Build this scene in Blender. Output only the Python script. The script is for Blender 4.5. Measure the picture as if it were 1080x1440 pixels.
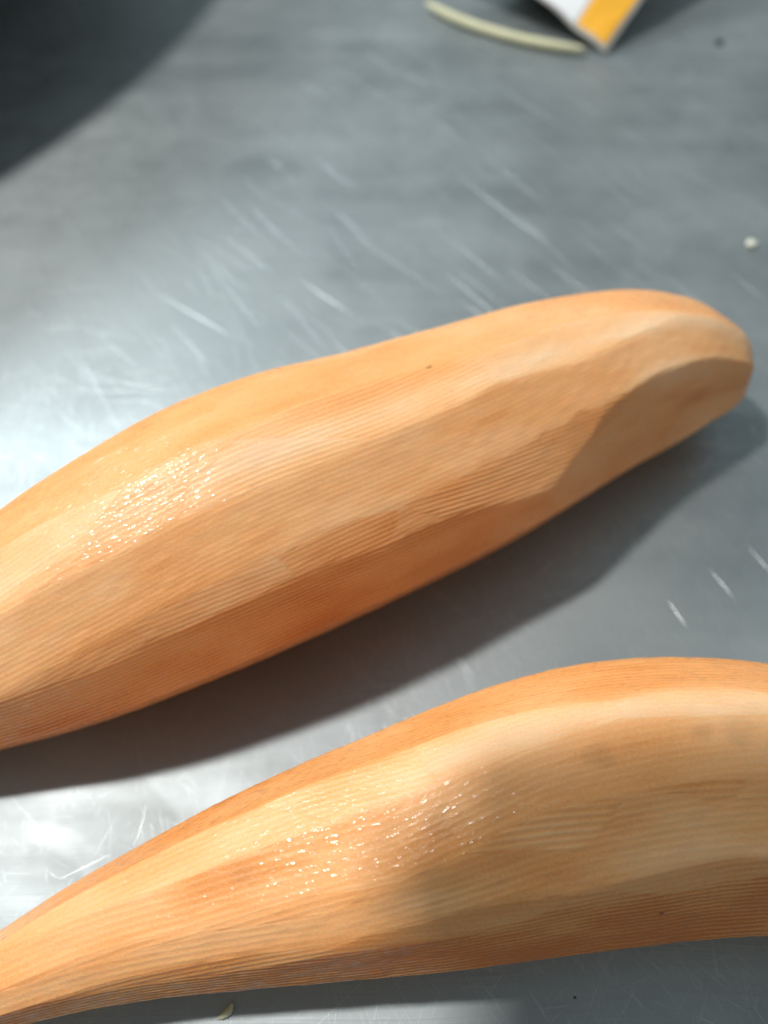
import bpy, bmesh, math, random
import numpy as np
from mathutils import Vector, Matrix

MM = 0.001
scene = bpy.context.scene
for o in list(bpy.data.objects):
    bpy.data.objects.remove(o)

# ------------------------------------------------------------------ camera
cam_d = bpy.data.cameras.new('camera')
cam = bpy.data.objects.new('camera', cam_d)
scene.collection.objects.link(cam)
scene.camera = cam
cam.location = (0, 0, 0.150)
cam.rotation_euler = (math.radians(90 - 56), 0, 0)
cam_d.sensor_fit = 'VERTICAL'
cam_d.sensor_height = 36.0
cam_d.lens = 36.0 * 1081 / 1440
cam_d.clip_start = 0.002
cam_d.clip_end = 20
cam_d.dof.use_dof = True
cam_d.dof.focus_distance = 0.117
cam_d.dof.aperture_fstop = cam_d.lens / 2.8          # about a 2 mm wide pupil, a phone's

# ------------------------------------------------------------------ world and lamps
world = bpy.data.worlds.new('World')
scene.world = world
world.use_nodes = True
bgn = world.node_tree.nodes['Background']
bgn.inputs['Color'].default_value = (0.80, 0.95, 1.0, 1)
bgn.inputs['Strength'].default_value = 0.27

def area(name, loc, target, sx, sy, power, col):
    l = bpy.data.lights.new(name, 'AREA')
    l.shape = 'RECTANGLE'
    l.size, l.size_y = sx, sy
    l.energy = power
    l.color = col
    o = bpy.data.objects.new(name, l)
    scene.collection.objects.link(o)
    o.location = loc
    o.rotation_euler = (Vector(target) - Vector(loc)).to_track_quat('-Z', 'Y').to_euler()
    return o

area('ceiling_lamp', (-0.54, 0.23, 1.14), (0, 0.06, 0.0), 0.075, 0.075, 13.0, (1.0, 0.985, 0.955))
area('added_glare_lamp', (-0.80, 0.80, 0.95), (0, 0.1, 0.0), 0.36, 0.28, 6.4, (0.82, 0.95, 1.0))  # second lamp, added to brighten the steel's left side

scene.view_settings.view_transform = 'Standard'
scene.view_settings.look = 'None'
scene.view_settings.exposure = 0.26
scene.view_settings.gamma = 1.0
scene.view_settings.use_curve_mapping = False
scene.render.engine = 'CYCLES'
scene.cycles.use_denoising = True
scene.cycles.use_adaptive_sampling = True
scene.cycles.adaptive_threshold = 0.02
scene.cycles.max_bounces = 5
scene.cycles.diffuse_bounces = 3
scene.cycles.glossy_bounces = 3

# ------------------------------------------------------------------ helpers
def link(o, parent=None):
    scene.collection.objects.link(o)
    if parent is not None:
        o.parent = parent
    return o

def tag(o, label=None, cat=None, group=None, kind=None):
    if label: o['label'] = label
    if cat: o['category'] = cat
    if group: o['group'] = group
    if kind: o['kind'] = kind
    return o

class N:
    """tiny node-tree helper"""
    def __init__(self, name):
        self.m = bpy.data.materials.new(name)
        self.m.use_nodes = True
        self.t = self.m.node_tree
        self.b = self.t.nodes['Principled BSDF']
    def n(self, typ, **kw):
        nd = self.t.nodes.new(typ)
        for k, v in kw.items():
            if k.startswith('i_'):
                key = k[2:]
                key = int(key) if key.isdigit() else key.replace('_', ' ')
                self.set(nd, key, v)
            else:
                setattr(nd, k, v)
        return nd
    def set(self, nd, key, v):
        s = nd.inputs[key]
        if isinstance(v, bpy.types.NodeSocket):
            self.t.links.new(v, s)
        else:
            s.default_value = v
    def p(self, key, v):
        self.set(self.b, key, v)
    def math(self, op, a, b=None, clamp=False):
        nd = self.n('ShaderNodeMath', operation=op, use_clamp=clamp)
        self.set(nd, 0, a)
        if b is not None: self.set(nd, 1, b)
        return nd.outputs[0]
    def ramp(self, fac, stops, interp='LINEAR'):
        nd = self.n('ShaderNodeValToRGB')
        nd.color_ramp.interpolation = interp
        e = nd.color_ramp.elements
        while len(e) < len(stops): e.new(0.5)
        for el, (p, c) in zip(e, stops):
            el.position = p
            el.color = c if len(c) == 4 else (*c, 1)
        self.set(nd, 0, fac)
        return nd.outputs[0]
    def range(self, v, a, b, c, d):
        nd = self.n('ShaderNodeMapRange')
        for i, x in enumerate((v, a, b, c, d)): self.set(nd, i, x)
        return nd.outputs[0]
    def noise(self, vec, scale, detail=3, rough=0.5, dist=0.0):
        nd = self.n('ShaderNodeTexNoise')
        self.set(nd, 'Vector', vec); self.set(nd, 'Scale', scale)
        self.set(nd, 'Detail', detail); self.set(nd, 'Roughness', rough); self.set(nd, 'Distortion', dist)
        return nd.outputs[0]
    def mapping(self, vec, rot=0.0, scale=(1, 1, 1), loc=(0, 0, 0)):
        nd = self.n('ShaderNodeMapping')
        self.set(nd, 'Vector', vec)
        nd.inputs['Rotation'].default_value = (0, 0, rot)
        nd.inputs['Scale'].default_value = scale
        nd.inputs['Location'].default_value = loc
        return nd.outputs[0]
    def mix(self, fac, a, b, mode='MIX'):
        nd = self.n('ShaderNodeMix', data_type='RGBA', blend_type=mode)
        self.set(nd, 0, fac); self.set(nd, 6, a); self.set(nd, 7, b)
        return nd.outputs[2]

# ------------------------------------------------------------------ materials
def steel_material():
    k = N('scratched_steel')
    co = k.n('ShaderNodeTexCoord').outputs['Object']
    big = k.noise(co, 14, 4, 0.55)
    mid = k.noise(co, 60, 4, 0.6)
    # fine wear: hair scratches running in many directions
    warp = k.noise(co, 9, 1, 0.5)
    hts = None
    for i, ang in enumerate((20, 75, 128)):
        wv = k.n('ShaderNodeVectorMath', operation='MULTIPLY_ADD')
        k.set(wv, 0, warp); k.set(wv, 1, (0.02, 0.02, 0)); k.set(wv, 2, co)
        v = k.mapping(wv.outputs[0], math.radians(ang), (26, 1700 + 170 * i, 1), (i * 3.1, i * 1.7, 0))
        s = k.noise(v, 1.0, 1, 0.6)
        line = k.range(s, 0.58, 0.72, 0.0, 1.0)
        hts = line if hts is None else k.math('MAXIMUM', hts, line)
    fine = k.noise(co, 2600, 0, 0.6)
    h = k.math('ADD', k.math('MULTIPLY', hts, 1.0), k.math('MULTIPLY', fine, 0.25))
    bump = k.n('ShaderNodeBump')
    bump.inputs['Distance'].default_value = 0.00002
    bump.inputs['Strength'].default_value = 0.5
    k.set(bump, 'Height', h)
    k.p('Normal', bump.outputs[0])
    col = k.mix(k.range(big, 0.35, 0.65, 0, 1), (0.33, 0.362, 0.37, 1), (0.40, 0.432, 0.437, 1))
    k.p('Base Color', col)
    k.p('Metallic', 1.0)
    r = k.math('ADD', k.range(big, 0.3, 0.7, 0.54, 0.63), k.range(mid, 0.3, 0.7, -0.04, 0.04))
    smear = k.noise(k.mapping(co, math.radians(54), (9, 70, 1)), 1.0, 3, 0.6)
    stain = k.noise(co, 23, 2, 0.5, 0.6)
    r = k.math('ADD', r, k.range(smear, 0.3, 0.7, -0.05, 0.05))
    r = k.math('ADD', r, k.range(stain, 0.56, 0.575, 0.0, 0.035))
    k.p('Roughness', r)
    return k.m

def scratch_material():
    k = N('scratch_steel')
    k.p('Base Color', (0.54, 0.57, 0.575, 1)); k.p('Metallic', 1.0); k.p('Roughness', 0.40)
    return k.m

def carrot_material(name, seed):
    k = N(name)
    su = k.n('ShaderNodeAttribute', attribute_name='grain').outputs['Vector']     # along, across in mm
    tint = k.n('ShaderNodeAttribute', attribute_name='tint').outputs['Fac']
    ridge = k.n('ShaderNodeAttribute', attribute_name='ridge').outputs['Fac']
    fine = k.noise(k.mapping(su, 0, (2.0, 2.6, 1), (seed, 9, 0)), 1.0, 1, 0.6)
    t = k.math('ADD', tint, k.range(fine, 0.3, 0.7, -0.08, 0.08))
    t = k.math('ADD', t, k.range(ridge, 0, 1, 0.05, -0.04), clamp=True)
    col = k.ramp(t, [(0.0, (0.90, 0.585, 0.34)), (0.3, (0.90, 0.49, 0.225)), (0.55, (0.875, 0.405, 0.15)),
                     (0.8, (0.78, 0.305, 0.085)), (1.0, (0.62, 0.18, 0.04))])
    spot = k.n('ShaderNodeAttribute', attribute_name='spot').outputs['Fac']
    col = k.mix(spot, col, (0.13, 0.05, 0.015, 1))
    k.p('Base Color', col)
    k.p('Subsurface Weight', 0.35)
    k.p('Subsurface Radius', (1.0, 0.42, 0.16))
    k.p('Subsurface Scale', 0.0018)
    k.p('Roughness', 0.46)
    k.p('Specular IOR Level', 0.35)
    cells = k.noise(k.mapping(su, 0, (1.6, 2.2, 1)), 1.0, 1, 0.6)
    b1 = k.n('ShaderNodeBump')
    b1.inputs['Distance'].default_value = 0.00012
    b1.inputs['Strength'].default_value = 0.35
    k.set(b1, 'Height', cells)
    k.p('Normal', b1.outputs[0])
    # the wet film: beads that sit along the ridge crests and level them out
    sn = k.n('ShaderNodeAttribute', attribute_name='film_normal').outputs['Vector']
    bead = k.noise(k.mapping(su, 0, (0.62, 1.5, 1), (4, seed, 0)), 1.0, 1, 0.6)
    b2 = k.n('ShaderNodeBump')
    b2.inputs['Distance'].default_value = 0.00030
    b2.inputs['Strength'].default_value = 1.0
    k.set(b2, 'Height', bead)
    k.set(b2, 'Normal', sn)
    film = k.n('ShaderNodeAttribute', attribute_name='film').outputs['Fac']
    k.p('Coat Weight', k.range(film, 0.0, 1.0, 0.12, 1.0))
    k.p('Coat Roughness', 0.18)
    k.p('Coat IOR', 1.5)
    k.p('Coat Normal', b2.outputs[0])
    return k.m

def simple(name, col, rough=0.5, metal=0.0, sss=0.0, var=0.08, scale=200, bump=0.0, spec=0.5, **extra):
    k = N(name)
    co = k.n('ShaderNodeTexCoord').outputs['Object']
    n1 = k.noise(co, scale, 4, 0.6)
    c = k.mix(k.range(n1, 0.3, 0.7, 0, 1), tuple(x * (1 - var) for x in col) + (1,), tuple(min(1, x * (1 + var)) for x in col) + (1,))
    k.p('Base Color', c)
    k.p('Roughness', k.range(n1, 0.3, 0.7, rough * 0.85, min(1, rough * 1.15)))
    k.p('Metallic', metal)
    k.p('Specular IOR Level', spec)
    if sss:
        k.p('Subsurface Weight', sss); k.p('Subsurface Radius', (1, .8, .5)); k.p('Subsurface Scale', 0.002)
    if bump:
        b = k.n('ShaderNodeBump'); b.inputs['Distance'].default_value = bump
        k.set(b, 'Height', n1); k.p('Normal', b.outputs[0])
    for kk, vv in extra.items():
        k.p(kk, vv)
    return k.m

M_STEEL = steel_material()
M_SCR = scratch_material()
M_PAN = simple('dark_dull_metal', (0.13, 0.14, 0.14), 0.6, 0.0, var=0.3, scale=60)

# ------------------------------------------------------------------ table top (setting)
def build_table():
    bm = bmesh.new()
    bmesh.ops.create_cube(bm, size=1.0, matrix=Matrix.Translation((0, 0.35, -0.0006)) @ Matrix.Diagonal((1.7, 1.5, 0.0012, 1)))
    me = bpy.data.meshes.new('table_top'); bm.to_mesh(me); bm.free()
    me.materials.append(M_STEEL)
    o = link(bpy.data.objects.new('table_top', me))
    tag(o, 'scratched brushed stainless steel table top', None, None, 'structure')
    return o
table = build_table()

# deeper scratches: shallow burred grooves with a rounded cross-section
def build_scratches():
    rng = np.random.default_rng(5)
    verts, faces = [], []
    def scratch(x, y, ang, L, w, hgt, curve):
        n = 9 if L > 14 else 5
        base = len(verts)
        for i in range(n):
            f = i / (n - 1) - 0.5
            a = ang + curve * f
            px = x + math.cos(ang) * L * f - math.sin(ang) * curve * L * f * f * .5
            py = y + math.sin(ang) * L * f + math.cos(ang) * curve * L * f * f * .5
            taper = max(0.05, 1 - (2 * abs(f)) ** 2)
            nx, ny = -math.sin(a), math.cos(a)
            for q, hz in ((-1, -0.004), (-.45, .75), (0, 1), (.45, .75), (1, -0.004)):
                ww = w * (0.35 + 0.65 * taper) * q * .5
                verts.append(((px + nx * ww) * MM, (py + ny * ww) * MM, (hgt * hz * taper if hz > 0 else hz) * MM))
        for i in range(n - 1):
            for j in range(4):
                a = base + i * 5 + j
                faces.append((a, a + 5, a + 6, a + 1))
    for q in range(11000):
        y = rng.uniform(-5, 385)
        if rng.uniform() < .45: y = rng.uniform(-5, 150)
        x = rng.uniform(-1, 1) * (68 + 0.30 * max(y, 0))
        if y < 90 and x < -10 and rng.uniform() < .25: continue
        sc = 0.7 + y / 220.0
        L = min(rng.lognormal(1.45, 0.75), 30) * sc
        ang = rng.uniform(0, math.pi) if q % 3 else math.radians(-66) + rng.normal(0, .3)
        wd = rng.uniform(0.04, 0.11) * (2.0 if rng.uniform() < .03 else 1.0)
        if y < 90 and x < -10: wd *= .5
        scratch(x, y, ang, L, wd * sc, wd * math.exp(rng.uniform(math.log(.012), math.log(.13))) * sc * (.55 if y < 110 else 1), rng.normal(0, .12))
    for q in range(260):                       # long scour lines across the far half
        y = rng.uniform(130, 385)
        x = rng.uniform(-1, 1) * (50 + 0.32 * y)
        sc = 0.7 + y / 220.0
        wd = rng.uniform(.05, .16) * sc
        scratch(x, y, math.radians(-57) + rng.normal(0, .13), rng.uniform(6, 26) * sc, wd, wd * rng.uniform(.10, .22), rng.normal(0, .08))
    # the long ones one can point at
    for (x0, y0, x1, y1, w) in ((20, 243, 58, 190, .7), (-66, 178, -42, 160, .5), (-26, 185, -8, 168, .4), (83, 92, 88, 82, .4), (73, 86, 77, 78, .4),
                                (62, 78, 65, 71, .3), (-60, 165, -48, 150, .4), (40, 218, 52, 200, .5), (102, 190, 112, 172, .5)):
        scratch((x0 + x1) / 2, (y0 + y1) / 2, math.atan2(y1 - y0, x1 - x0), math.hypot(x1 - x0, y1 - y0), w * .7, w * .13, rng.normal(0, .06))
    me = bpy.data.meshes.new('scratches')
    me.from_pydata(verts, [], faces); me.update()
    me.polygons.foreach_set('use_smooth', [True] * len(faces))
    me.materials.append(M_SCR)
    o = link(bpy.data.objects.new('scratches', me), table)
    o['kind'] = 'stuff'
build_scratches()

# ------------------------------------------------------------------ carrots
def vnoise(seed):
    """smooth 2-D value noise"""
    g = np.random.default_rng(seed).uniform(-1, 1, (64, 64))
    def f(x, y):
        xi, yi = np.floor(x).astype(int), np.floor(y).astype(int)
        fx, fy = x - xi, y - yi
        fx, fy = fx * fx * (3 - 2 * fx), fy * fy * (3 - 2 * fy)
        a = g[xi % 64, yi % 64]; b = g[(xi + 1) % 64, yi % 64]
        c = g[xi % 64, (yi + 1) % 64]; d = g[(xi + 1) % 64, (yi + 1) % 64]
        return (a * (1 - fx) + b * fx) * (1 - fy) + (c * (1 - fx) + d * fx) * fy
    return f

def catmull(P, n):
    P = np.asarray(P, float)
    l = np.r_[0, np.cumsum(np.linalg.norm(np.diff(P[:, :3], axis=0), axis=1) + 0.35 * np.abs(np.diff(P[:, 3])))]
    T = np.zeros_like(P)
    T[1:-1] = (P[2:] - P[:-2]) / (l[2:] - l[:-2])[:, None]
    T[0] = (P[1] - P[0]) / (l[1] - l[0]); T[-1] = (P[-1] - P[-2]) / (l[-1] - l[-2])
    s = np.linspace(0, l[-1], n)
    i = np.clip(np.searchsorted(l, s, side='right') - 1, 0, len(l) - 2)
    h = (l[i + 1] - l[i]); t = ((s - l[i]) / h)[:, None]; h = h[:, None]
    return ((2 * t**3 - 3 * t**2 + 1) * P[i] + (t**3 - 2 * t**2 + t) * h * T[i]
            + (-2 * t**3 + 3 * t**2) * P[i + 1] + (t**3 - t**2) * h * T[i + 1])

def build_carrot(stations, facets, mat, lam, amp, tint_fn, spots, seed, label, wet_x=0.0, ns=420, nd=760, nb=70):
    S = catmull(stations, ns)
    # gentle smoothing of the spine
    wmid = np.clip(np.minimum(np.arange(ns), np.arange(ns)[::-1]) / 60.0 - .7, 0, 1)[1:-1]
    for _ in range(450):
        S[1:-1, 3] += wmid * 0.25 * (S[:-2, 3] - 2 * S[1:-1, 3] + S[2:, 3])
        S[1:-1, :3] += wmid[:, None] * 0.25 * (S[:-2, :3] - 2 * S[1:-1, :3] + S[2:, :3])
    for _ in range(12):
        S[1:-1, :3] = 0.25 * S[:-2, :3] + 0.5 * S[1:-1, :3] + 0.25 * S[2:, :3]
        S[2:-2, 3] = 0.25 * S[1:-3, 3] + 0.5 * S[2:-2, 3] + 0.25 * S[3:-1, 3]
    C, R = S[:, :3], np.maximum(S[:, 3], 0.05)
    tan = np.gradient(C, axis=0); tan[:, 2] *= 0.3
    tan /= np.linalg.norm(tan, axis=1)[:, None]
    side = np.cross(tan, [0, 0, 1.0]); side /= np.linalg.norm(side, axis=1)[:, None]     # towards the near side
    up = np.cross(side, tan)
    th = np.r_[np.linspace(-48, 172, nd), np.linspace(172, 312, nb + 2)[1:-1]]
    TH = np.radians(th)[None, :]
    X = C[:, 0][:, None]
    s_mm = np.r_[0, np.cumsum(np.linalg.norm(np.diff(C, axis=0), axis=1))][:, None]
    n1, n2, n3 = vnoise(seed), vnoise(seed + 1), vnoise(seed + 2)
    acc = np.zeros((ns, len(th))); best = np.full_like(acc, -1.0); idx = np.zeros(acc.shape, int)
    U = np.zeros_like(acc)
    for i, fct in enumerate(facets):
        phi = np.radians(np.interp(X, fct['x'], fct['phi']))
        k = np.interp(X, fct['x'], fct['k'])
        kw = np.hanning(27); kw /= kw.sum()
        k = np.convolve(np.pad(k[:, 0], 13, mode='edge'), kw, mode='valid')[:, None]
        k = k + fct.get('scal', 0.002) * (n1(s_mm / 10 + i * 7, np.full_like(s_mm, i * 3.3)) + .6 * n2(s_mm / 4.3 + i * 5, np.full_like(s_mm, i * 2.3)))
        cs = np.maximum(np.cos(TH - phi), 1e-3) / (k)
        acc += cs ** 130.0
        win = cs > best
        best = np.where(win, cs, best); idx = np.where(win, i, idx)
        u = R[:, None] * np.sin(TH - phi) + fct.get('tilt', 0.0) * s_mm
        U = np.where(win, u + 0.12 * n2(s_mm / 25 + i * 5, u / 9), U)
    pp = 80.0
    rel = 1.0 / (acc ** (1 / 130.0))
    rr = (rel ** -pp + (1.03) ** -pp) ** (-1 / pp)
    amp_i = np.array([f.get('amp', 1.0) for f in facets])[idx]
    lam_i = lam * np.array([f.get('lam', 1.0) for f in facets])[idx]
    phase = U / lam_i
    crest = 0.5 + 0.5 * np.cos(2 * np.pi * phase)
    crest = crest ** 1.3
    amod = np.clip(0.75 + 0.55 * n3(s_mm / 14, U / 5), 0.15, 1.3)
    wob = n1(s_mm / 1.1 + 11, np.floor(phase) * 1.37)
    endfade = np.clip(R / 6.0, 0, 1)[:, None]
    disp = amp * amp_i * amod * (crest * (1 + 0.35 * wob) - 0.5) * endfade
    lump = 0.008 * n2(s_mm / 16 + 3, TH * 2.2 + 0 * s_mm) * R[:, None] * 0.5 + 0.05 * n3(s_mm / 2.2, U / 1.3)
    rad = R[:, None] * rr + disp + lump * endfade
    V = C[:, None, :] + rad[..., None] * (np.cos(TH)[..., None] * side[:, None, :] + np.sin(TH)[..., None] * up[:, None, :])
    V[..., 2] = np.where(V[..., 2] < 0.02, 0.02, V[..., 2])
    # normal of the stroke surface without its ridges
    V0 = C[:, None, :] + (R[:, None] * rr)[..., None] * (np.cos(TH)[..., None] * side[:, None, :] + np.sin(TH)[..., None] * up[:, None, :])
    FN = np.cross(np.gradient(V0, axis=1), np.gradient(V0, axis=0))
    FN /= np.maximum(np.linalg.norm(FN, axis=-1, keepdims=True), 1e-9)
    FN *= np.sign((FN * (V0 - C[:, None, :])).sum(-1, keepdims=True))
    nt = len(th)
    tint = tint_fn(X + 0 * TH, np.degrees(TH) + 0 * X, idx, s_mm + 0 * TH, U, n1, n2, n3)
    fi = idx * 7.7
    tint = tint + 0.03 * n2(s_mm / 9 + fi, U * 1.1) + 0.03 * n3(s_mm / 12 + fi, U * 2.3)
    tint = tint + 0.11 * n3(s_mm / 15 + fi, U / 8) + 0.07 * n1(s_mm / 6 + fi, U / 4)
    tint = tint + 0.26 * (0.5 - crest) * np.clip(amp_i - 0.4, 0, .9) * amod
    wet = 0.55 * n1(s_mm / 22 + 40, U / 12 + fi) + 0.3 * n2(s_mm / 9, U / 6 + fi)
    drop = 0.65 * n2(s_mm * 0.95 + 5, phase * 1.15 + fi) + 0.45 * n3(s_mm * 1.9, phase * 2.1 + fi)
    film = np.clip((drop + 0.35 * wet + 0.16 * np.tanh((wet_x - X) / 9.0) + 0.75 * (crest - 0.62) - 0.16) / 0.14, 0, 1)
    spot = np.zeros_like(tint)
    for (sx, sth, sr, st) in spots:
        d = np.hypot((X - sx), np.radians(np.degrees(TH) - sth) * R[:, None])
        spot = np.maximum(spot, st * np.clip(1.6 - d * (1 + .4 * n1(s_mm / 1.7, U / 1.1)) / sr, 0, 1))
    verts = np.concatenate([V.reshape(-1, 3), C[:1], C[-1:]]) * MM
    a = np.arange(ns - 1)[:, None] * nt; j = np.arange(nt)[None, :]; jn = (j + 1) % nt
    quads = np.stack([a + j, a + jn, a + nt + jn, a + nt + j], -1).reshape(-1, 4)
    c0, c1 = ns * nt, ns * nt + 1
    j = np.arange(nt); jn = (j + 1) % nt
    t0 = np.stack([np.full(nt, c0), jn, j], -1)
    t1 = np.stack([np.full(nt, c1), (ns - 1) * nt + j, (ns - 1) * nt + jn], -1)
    loops = np.concatenate([quads.ravel(), t0.ravel(), t1.ravel()]).astype(np.int32)
    tot = np.concatenate([np.full(len(quads), 4), np.full(2 * nt, 3)]).astype(np.int32)
    start = np.r_[0, np.cumsum(tot)[:-1]].astype(np.int32)
    me = bpy.data.meshes.new('peeled_carrot')
    me.vertices.add(len(verts)); me.vertices.foreach_set('co', verts.ravel())
    me.loops.add(len(loops)); me.loops.foreach_set('vertex_index', loops)
    me.polygons.add(len(tot)); me.polygons.foreach_set('loop_start', start)
    me.polygons.foreach_set('use_smooth', np.ones(len(tot), bool))
    me.update(calc_edges=True)
    def pad(x): return np.r_[x.ravel(), 0.5, 0.5].astype(np.float32)
    for nm, arr in (('tint', tint), ('ridge', crest * np.clip(amp_i, 0, 1)), ('spot', spot), ('film', film)):
        at = me.attributes.new(nm, 'FLOAT', 'POINT'); at.data.foreach_set('value', pad(arr))
    g = np.stack([s_mm + 0 * TH, U, idx * 13.0], -1).reshape(-1, 3)
    g = np.concatenate([g, np.zeros((2, 3))]).astype(np.float32)
    at = me.attributes.new('grain', 'FLOAT_VECTOR', 'POINT'); at.data.foreach_set('vector', g.ravel())
    fn = np.concatenate([FN.reshape(-1, 3), [[0, 0, 1.0]] * 2]).astype(np.float32)
    at = me.attributes.new('film_normal', 'FLOAT_VECTOR', 'POINT'); at.data.foreach_set('vector', fn.ravel())
    me.materials.append(mat)
    me.validate()
    o = link(bpy.data.objects.new('peeled_carrot', me))
    tag(o, label, 'carrot', 'peeled carrots on the steel table')
    return o

def fc(phi, k, **kw):
    if not isinstance(phi, (list, tuple)): phi = [phi]
    if not isinstance(k, (list, tuple)): k = [k]
    x = kw.pop('x', None)
    if x is None: x = [0]
    phi = list(phi) * (len(x) if len(phi) == 1 else 1)
    k = list(k) * (len(x) if len(k) == 1 else 1)
    d = dict(x=x, phi=phi, k=k); d.update(kw); return d

def strokes(seed, n, x0, x1, t0, t1, k0):
    # short overlapping peeler strokes that start and stop on the flanks
    g = np.random.default_rng(seed); out = []
    for i in range(n):
        xc = x0 + (x1 - x0) * (i + g.uniform(.15, .85)) / n
        hl = g.uniform(14, 26); ph = g.uniform(t0, t1); kk = k0 + g.uniform(-.006, .008)
        xs = xc + hl * np.array([-1.6, -1.1, -.6, 0, .6, 1.1, 1.6])
        out.append(dict(x=list(xs), phi=[ph + q * g.uniform(-4, 4) for q in (-1, -.6, -.3, 0, .3, .6, 1)],
                        k=list(kk + .045 * ((xs - xc) / hl) ** 2), amp=g.uniform(.4, .9), tilt=g.uniform(-.09, .09), scal=.003))
    return out

stA = [(-107.5, 43, 10.5, .3), (-105.5, 44, 11, 5), (-99, 47, 13, 10.2), (-87, 51, 15.4, 14.2),
       (-73.1, 57.3, 18.5, 18.2), (-60.2, 63.3, 22.1, 22.1), (-47.2, 70.2, 23.8, 23.8), (-33.2, 77.8, 25.7, 25.7), (-20.1, 84.4, 26., 26.),
       (-7.1, 90.7, 25.5, 25.5), (5.9, 97.3, 24.6, 24.6), (17.7, 103.4, 23.9, 24.0), (32., 112.4, 22.6, 22.7), (45.9, 120.4, 21.4, 21.1),
       (58.4, 125.8, 20.4, 19.2), (70., 129.7, 19., 16.), (78.6, 131.5, 17.1, 12.4), (83.2, 132.3, 15.4, 9.4), (86.2, 132.7, 14.4, 6.2), (87.1, 132.9, 14.2, .3)]
facA = [fc(108, .97, amp=.35, tilt=.02), fc(146, .98, amp=.3), fc(188, .97), fc(230, .96), fc(270, .97), fc(310, .96),
        fc([72, 73, 76, 76], [.98, .98, .995, 1.1], x=[-100, -55, -25, 0], amp=.5),
        dict(x=[-100, -30, 20, 50], phi=[50, 52, 53, 58], k=[.945, .935, .93, .945], amp=.45, tilt=-.03, scal=.006),
        dict(x=[-100, -20, 6, 18, 28], phi=[14, 14, 13, 10, 8], k=[.94, .93, .945, .985, 1.05], amp=1.4, scal=.008),
        fc(-20, .965, amp=.35),
        dict(x=[-14, -3, 10, 28, 44], phi=[37, 37, 37, 38, 40], k=[1.0, .955, .94, .935, .96], amp=1.2, tilt=.10, scal=.008),
        dict(x=[-6, 12, 24, 36, 50, 66, 88], phi=[10, 14, 18, 20, 21, 21, 21], k=[1.22, 1.06, .965, .885, .835, .81, .86], amp=.75, scal=.002)]
facA += strokes(4, 5, -85, 40, 60, 84, .962) + strokes(9, 4, -70, 10, 26, 36, .950) + strokes(15, 4, -60, 70, 112, 128, .988)
def tintA(X, T, idx, s, U, n1, n2, n3):
    base = np.array([.50, .50, .6, .6, .6, .6, .40, .38, .68, .70, .56, .58] + [.30, .42, .34, .40, .32, .50, .46, .56, .50, .46, .50, .42, .50])[idx]
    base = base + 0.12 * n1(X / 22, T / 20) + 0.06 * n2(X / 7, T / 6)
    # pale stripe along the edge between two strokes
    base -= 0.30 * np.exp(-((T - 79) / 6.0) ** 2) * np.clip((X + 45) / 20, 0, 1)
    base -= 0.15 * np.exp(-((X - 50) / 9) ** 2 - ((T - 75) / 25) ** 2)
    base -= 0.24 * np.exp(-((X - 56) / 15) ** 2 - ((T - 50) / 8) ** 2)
    return base
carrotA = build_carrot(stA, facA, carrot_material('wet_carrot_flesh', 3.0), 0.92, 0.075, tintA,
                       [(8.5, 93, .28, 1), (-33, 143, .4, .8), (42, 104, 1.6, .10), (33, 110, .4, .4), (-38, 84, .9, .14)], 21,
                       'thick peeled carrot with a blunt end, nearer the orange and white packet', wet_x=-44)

stB = [(-86, -4, 9.6, 0.3), (-84.5, -3.4, 9.7, 2.4), (-76, 0.2, 10.2, 4.2), (-66, 3.8, 11.14, 5.5), (-57.2, 6.9, 11.9, 6.8), (-50.7, 9.7, 12.86, 8.3), (-44.3, 12.3, 13.36, 9.4), (-36.7, 14.5, 14.14, 10.9), (-28.4, 16.9, 15.12, 12.6), (-18.8, 19.5, 16.3, 14.5), (-9.1, 21.8, 17.3, 16.1), (1, 24.1, 18.1, 17.5), (11, 26.3, 19.3, 18.9), (21.4, 29.1, 20, 20), (31.5, 30.9, 20.8, 20.8), (40.7, 32.1, 20.9, 20.9), (49.4, 33, 20.7, 20.7), (57, 33, 20.5, 20.5), (62.3, 32.6, 20.3, 20.3), (76, 30.5, 19.4, 19.3), (91, 26.5, 17, 16.6), (103, 22, 14.5, 12.5), (109, 19, 12.5, 7.5), (111.5, 18, 12, 0.3)]
facB = [dict(x=[-60, 0, 40, 100], phi=[146, 142, 132, 130], k=[.95, .955, .965, .96], amp=.5), fc(182, .96), fc(225, .96), fc(268, .97), fc(312, .96),
        dict(x=[-60, -30, 0, 22, 60], phi=[87, 78, 78, 90, 96], k=[.96, .95, .945, .965, .97], amp=.45),
        dict(x=[-60, -10, 20, 60], phi=[52, 50, 62, 68], k=[.96, .955, .965, .965], amp=.42, tilt=.02, scal=.006),
        dict(x=[-60, -10, 20, 60], phi=[16, 14, 20, 24], k=[.92, .93, .935, .92], amp=1.2, scal=.006),
        fc(-28, .97, amp=.5)]
facB += strokes(5, 4, -45, 60, 104, 118, .972) + strokes(8, 4, -50, 70, 56, 74, .962) + strokes(12, 3, -40, 60, 28, 38, .952)
def tintB(X, T, idx, s, U, n1, n2, n3):
    base = np.array([.58, .6, .6, .6, .6, .52, .56, .90, .6] + [.42, .38, .42, .34, .50, .52, .58, .52, .66, .76, .70])[idx]  # near-side facet tones deepened to warm the phone's shadow
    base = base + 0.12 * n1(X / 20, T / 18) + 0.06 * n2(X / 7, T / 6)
    base -= 0.42 * np.exp(-((T - 112) / 9.0) ** 2) * np.clip((X + 5) / 18, 0, 1)  # pale band painted in for the highlight along the far shoulder
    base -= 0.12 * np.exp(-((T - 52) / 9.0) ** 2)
    return base
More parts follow.
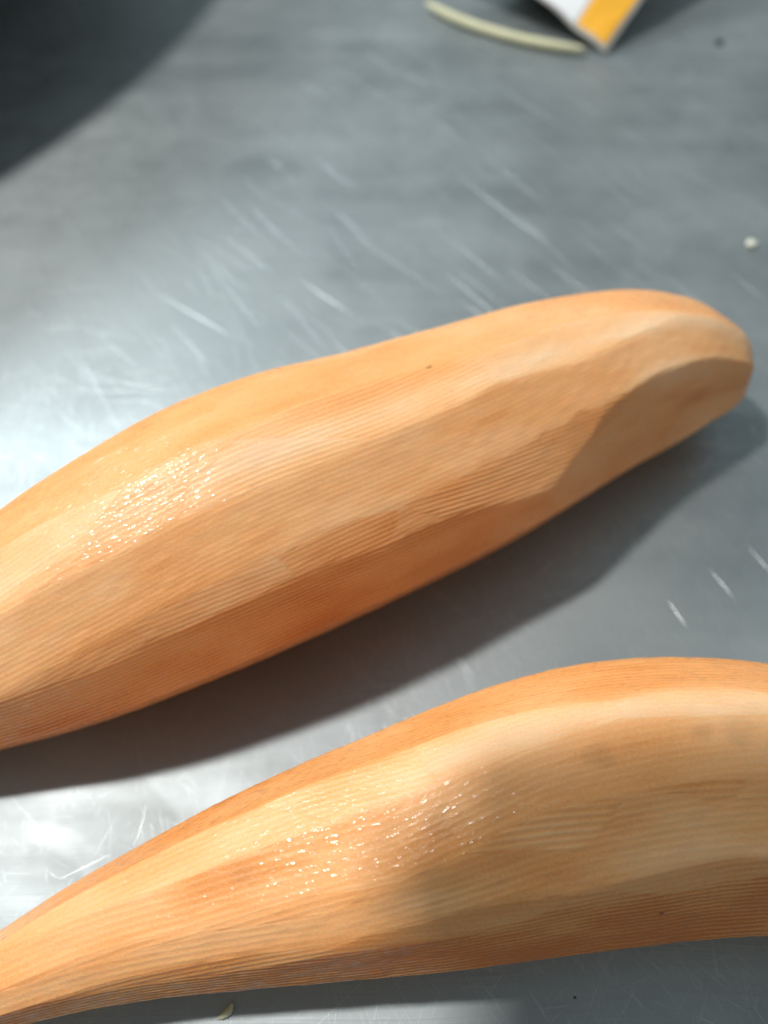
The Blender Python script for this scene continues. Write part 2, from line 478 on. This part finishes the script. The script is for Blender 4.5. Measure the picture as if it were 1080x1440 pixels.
carrotB = build_carrot(stB, facB, carrot_material('wet_carrot_flesh_nearer', 8.0), 1.05, 0.085, tintB,
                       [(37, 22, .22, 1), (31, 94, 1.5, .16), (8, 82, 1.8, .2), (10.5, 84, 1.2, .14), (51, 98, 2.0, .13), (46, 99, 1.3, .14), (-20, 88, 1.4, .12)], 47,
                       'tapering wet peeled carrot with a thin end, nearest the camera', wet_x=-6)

# ------------------------------------------------------------------ dark basin beyond the table's far left (seen as its dark reflection)
def revolve(profile, n=96):
    bm = bmesh.new()
    rings = []
    for (r, z) in profile:
        rings.append([bm.verts.new((r * math.cos(2 * math.pi * i / n) * MM, r * math.sin(2 * math.pi * i / n) * MM, z * MM)) for i in range(n)])
    for a, b in zip(rings[:-1], rings[1:]):
        for i in range(n):
            bm.faces.new((a[i], a[(i + 1) % n], b[(i + 1) % n], b[i]))
    bm.faces.new(list(reversed(rings[0]))); bm.faces.new(rings[-1])
    for f in bm.faces: f.smooth = len(f.verts) == 4
    return bm

def build_basin():
    bm = revolve([(255, 0), (266, 3), (308, 55), (334, 106), (337.5, 108), (337, 110.5), (331, 110), (303, 57), (255, 6)])
    me = bpy.data.meshes.new('basin'); bm.to_mesh(me); bm.free()
    me.materials.append(M_PAN)
    o = link(bpy.data.objects.new('basin', me))
    o.location = (-0.447, 0.420, 0.0)
    tag(o, 'wide dark basin at the far left, mirrored dark in the steel', 'basin')
build_basin()

# ------------------------------------------------------------------ phone that takes the picture: its shadow lies on the nearer carrot
def build_phone():
    bm = bmesh.new()
    W, Hh, D = .074, .158, .0085
    bmesh.ops.create_cube(bm, size=1.0, matrix=Matrix.Diagonal((W, Hh, D, 1)))
    vert_edges = [e for e in bm.edges if abs((e.verts[0].co - e.verts[1].co).z) > D * .9]
    bmesh.ops.bevel(bm, geom=vert_edges, offset=.009, segments=6, affect='EDGES')
    rim = [e for e in bm.edges if abs(abs(e.verts[0].co.z) - D / 2) < 1e-6 and abs(e.verts[0].co.z - e.verts[1].co.z) < 1e-6 and len(e.link_faces) == 2 and any(len(f.verts) > 8 for f in e.link_faces)]
    bmesh.ops.bevel(bm, geom=rim, offset=.0018, segments=3, affect='EDGES')
    me = bpy.data.meshes.new('phone'); bm.to_mesh(me); bm.free()
    me.materials.append(simple('dark_phone_glass', (.03, .032, .036), .18))
    o = link(bpy.data.objects.new('phone', me))
    # corner on the shadow's corner: (5, 25, 40) + t * lamp direction
    ang = math.radians(22)
    o.rotation_euler = (ang, 0, math.radians(4))
    corner = Vector((-.0735, .0590, .190))
    rot = o.rotation_euler.to_matrix()
    o.location = corner - rot @ Vector((-W / 2, Hh / 2, 0))
    tag(o, 'dark phone held above the table, shading the nearer carrot', 'phone')
    lens = bmesh.new()
    bmesh.ops.create_cone(lens, cap_ends=True, segments=32, radius1=.005, radius2=.0055, depth=.0012)
    ml = bpy.data.meshes.new('camera_lens'); lens.to_mesh(ml); lens.free()
    ml.materials.append(simple('lens_glass', (.01, .01, .014), .05))
    ol = link(bpy.data.objects.new('camera_lens', ml), o)
    ol.location = (-.022, .05, -D / 2 - .0005)
build_phone()

# ------------------------------------------------------------------ packet
def build_packet():
    root = link(bpy.data.objects.new('packet', None))
    root.location = (.087, .3175, 0)
    root.rotation_euler = (0, 0, math.atan2(.61, -.79))      # local x runs along the near seam to the left, local y away to the right
    root.scale = (1, -1, 1)
    root.scale = (1, 1, 1)
    LA, LB = 84, 140
    def ztop(a, b):
        lin = .37 * a + .47 * b + .8
        crease = 0.35 * math.sin(a * .31 + b * .11) + .25 * math.sin(b * .23 - a * .17 + 1)
        return 120 * (1 - math.exp(-lin / 120)) + crease * min(1, lin / 6)
    def zbot(a, b):
        d = min(a, b, LA - a, LB - b)
        return max(0.05, ztop(a, b) - .5 - max(0, d - 2) * 1.1)
    def sheet(name, a0, a1, b0, b1, mat, lift=0.0, closed=True):
        na, nb = max(2, int((a1 - a0) / 1.5) + 1), max(2, int((b1 - b0) / 2) + 1)
        bm = bmesh.new()
        top, bot = [], []
        for i in range(na):
            ra, rb = [], []
            for j in range(nb):
                a = a0 + (a1 - a0) * i / (na - 1); b = b0 + (b1 - b0) * j / (nb - 1)
                zt = ztop(a, b)
                ra.append(bm.verts.new((a * MM, -b * MM, (zt + lift) * MM)))
                rb.append(bm.verts.new((a * MM, -b * MM, (zbot(a, b) if closed else zt - .12) * MM)))
            top.append(ra); bot.append(rb)
        for i in range(na - 1):
            for j in range(nb - 1):
                bm.faces.new((top[i][j], top[i][j + 1], top[i + 1][j + 1], top[i + 1][j]))
                bm.faces.new((bot[i][j], bot[i + 1][j], bot[i + 1][j + 1], bot[i][j + 1]))
        ring_t = [top[0][j] for j in range(nb)] + [top[i][-1] for i in range(1, na)] + [top[-1][j] for j in range(nb - 2, -1, -1)] + [top[i][0] for i in range(na - 2, 0, -1)]
        ring_b = [bot[0][j] for j in range(nb)] + [bot[i][-1] for i in range(1, na)] + [bot[-1][j] for j in range(nb - 2, -1, -1)] + [bot[i][0] for i in range(na - 2, 0, -1)]
        for q in range(len(ring_t)):
            r = (q + 1) % len(ring_t)
            bm.faces.new((ring_t[q], ring_b[q], ring_b[r], ring_t[r]))
        bmesh.ops.recalc_face_normals(bm, faces=bm.faces)
        for f in bm.faces: f.smooth = True
        me = bpy.data.meshes.new(name); bm.to_mesh(me); bm.free()
        me.materials.append(mat)
        return link(bpy.data.objects.new(name, me), root)
    sheet('pouch', 0, LA, 0, LB, simple('cloudy_film', (.36, .35, .32), .3, var=.2, scale=120))
    sheet('orange_panel', 1.6, 15.5, 1.8, LB - 2, simple('orange_print', (.82, .40, .03), .35, var=.06), .16, False)
    sheet('white_panel', 15.7, LA - 2, 1.2, LB - 2, simple('white_print', (.78, .78, .79), .4, var=.04), .16, False)
    tag(root, 'plastic packet with white panel and orange edge stripe', 'packet')
build_packet()

# ------------------------------------------------------------------ small scraps
def tube(name, pts, radii, mat, flat=1.0, n=14, rough=0.0, seed=1):
    rng = random.Random(seed)
    S = catmull([(*p, r) for p, r in zip(pts, radii)], 40)
    bm = bmesh.new(); rings = []
    for i in range(len(S)):
        c = S[i, :3]; t = S[min(i + 1, len(S) - 1), :3] - S[max(i - 1, 0), :3]; t /= np.linalg.norm(t)
        sd = np.cross(t, [0, 0, 1.0]); sd /= np.linalg.norm(sd); up = np.cross(sd, t)
        rings.append([bm.verts.new(Vector((c + S[i, 3] * (1 + rough * rng.uniform(-1, 1)) * (math.cos(a) * sd + flat * math.sin(a) * up)) * MM)) for a in [2 * math.pi * q / n for q in range(n)]])
    for a, b in zip(rings[:-1], rings[1:]):
        for i in range(n): bm.faces.new((a[i], a[(i + 1) % n], b[(i + 1) % n], b[i]))
    bm.faces.new(rings[0][::-1]); bm.faces.new(rings[-1])
    bmesh.ops.recalc_face_normals(bm, faces=bm.faces)
    for f in bm.faces: f.smooth = True
    me = bpy.data.meshes.new(name); bm.to_mesh(me); bm.free()
    me.materials.append(mat)
    return link(bpy.data.objects.new(name, me))

M_SHRED = simple('pale_shred', (.56, .54, .35), .5, sss=.3, var=.1, scale=90)
tag(tube('vegetable_shred', [(18.2, 355.3, 2.8), (25, 347, 2.7), (35, 338, 2.5), (46, 330.5, 2.4), (57, 324.5, 2.4), (68, 320, 2.4), (78, 317, 2.4)],
         [1.0, 1.8, 1.9, 1.9, 1.9, 1.8, 1.2], M_SHRED, .9), 'long pale curved vegetable shred beside the packet', 'shred')

def crumb(name, loc, size, mat, seed, label, cat, squash=.6, stretch=1.0, rot=0):
    rng = random.Random(seed)
    bm = bmesh.new()
    bmesh.ops.create_icosphere(bm, subdivisions=2, radius=1.0)
    for v in bm.verts:
        v.co *= rng.uniform(.62, 1.25)
        v.co.x *= stretch; v.co.z *= squash
        v.co *= size * MM
    zmin = min(v.co.z for v in bm.verts)
    for v in bm.verts: v.co.z -= zmin
    for f in bm.faces: f.smooth = True
    me = bpy.data.meshes.new(name); bm.to_mesh(me); bm.free()
    me.materials.append(mat)
    o = link(bpy.data.objects.new(name, me))
    o.location = Vector(loc) * MM; o.rotation_euler = (0, 0, rot)
    tag(o, label, cat)
M_CRUMB = simple('white_crumb', (.74, .73, .62), .9, spec=.1)
M_DARK = simple('dark_crumb', (.03, .03, .03), .7)
crumb('crumb', (112.5, 199.5, 0), 1.6, M_CRUMB, 3, 'tiny white crumb lying right of the thick carrot tip', 'crumb')
crumb('crumb', (133.5, 327, 0), 1.6, M_DARK, 4, 'tiny dark speck on the steel right of the packet', 'crumb', .5)
crumb('crumb', (31.5, 4.5, 0), .22, M_DARK, 6, 'minute dark speck below the nearest carrot', 'crumb', .5)
tag(tube('peel_scrap', [(-27.2, 1.6, .35), (-26.2, 2.0, .4), (-25.3, 2.7, .45), (-24.9, 3.7, .4)], [.15, .5, .6, .25], M_SHRED, .6, 10, .1),
    'small pale curled scrap below the thin carrot end', 'scrap')
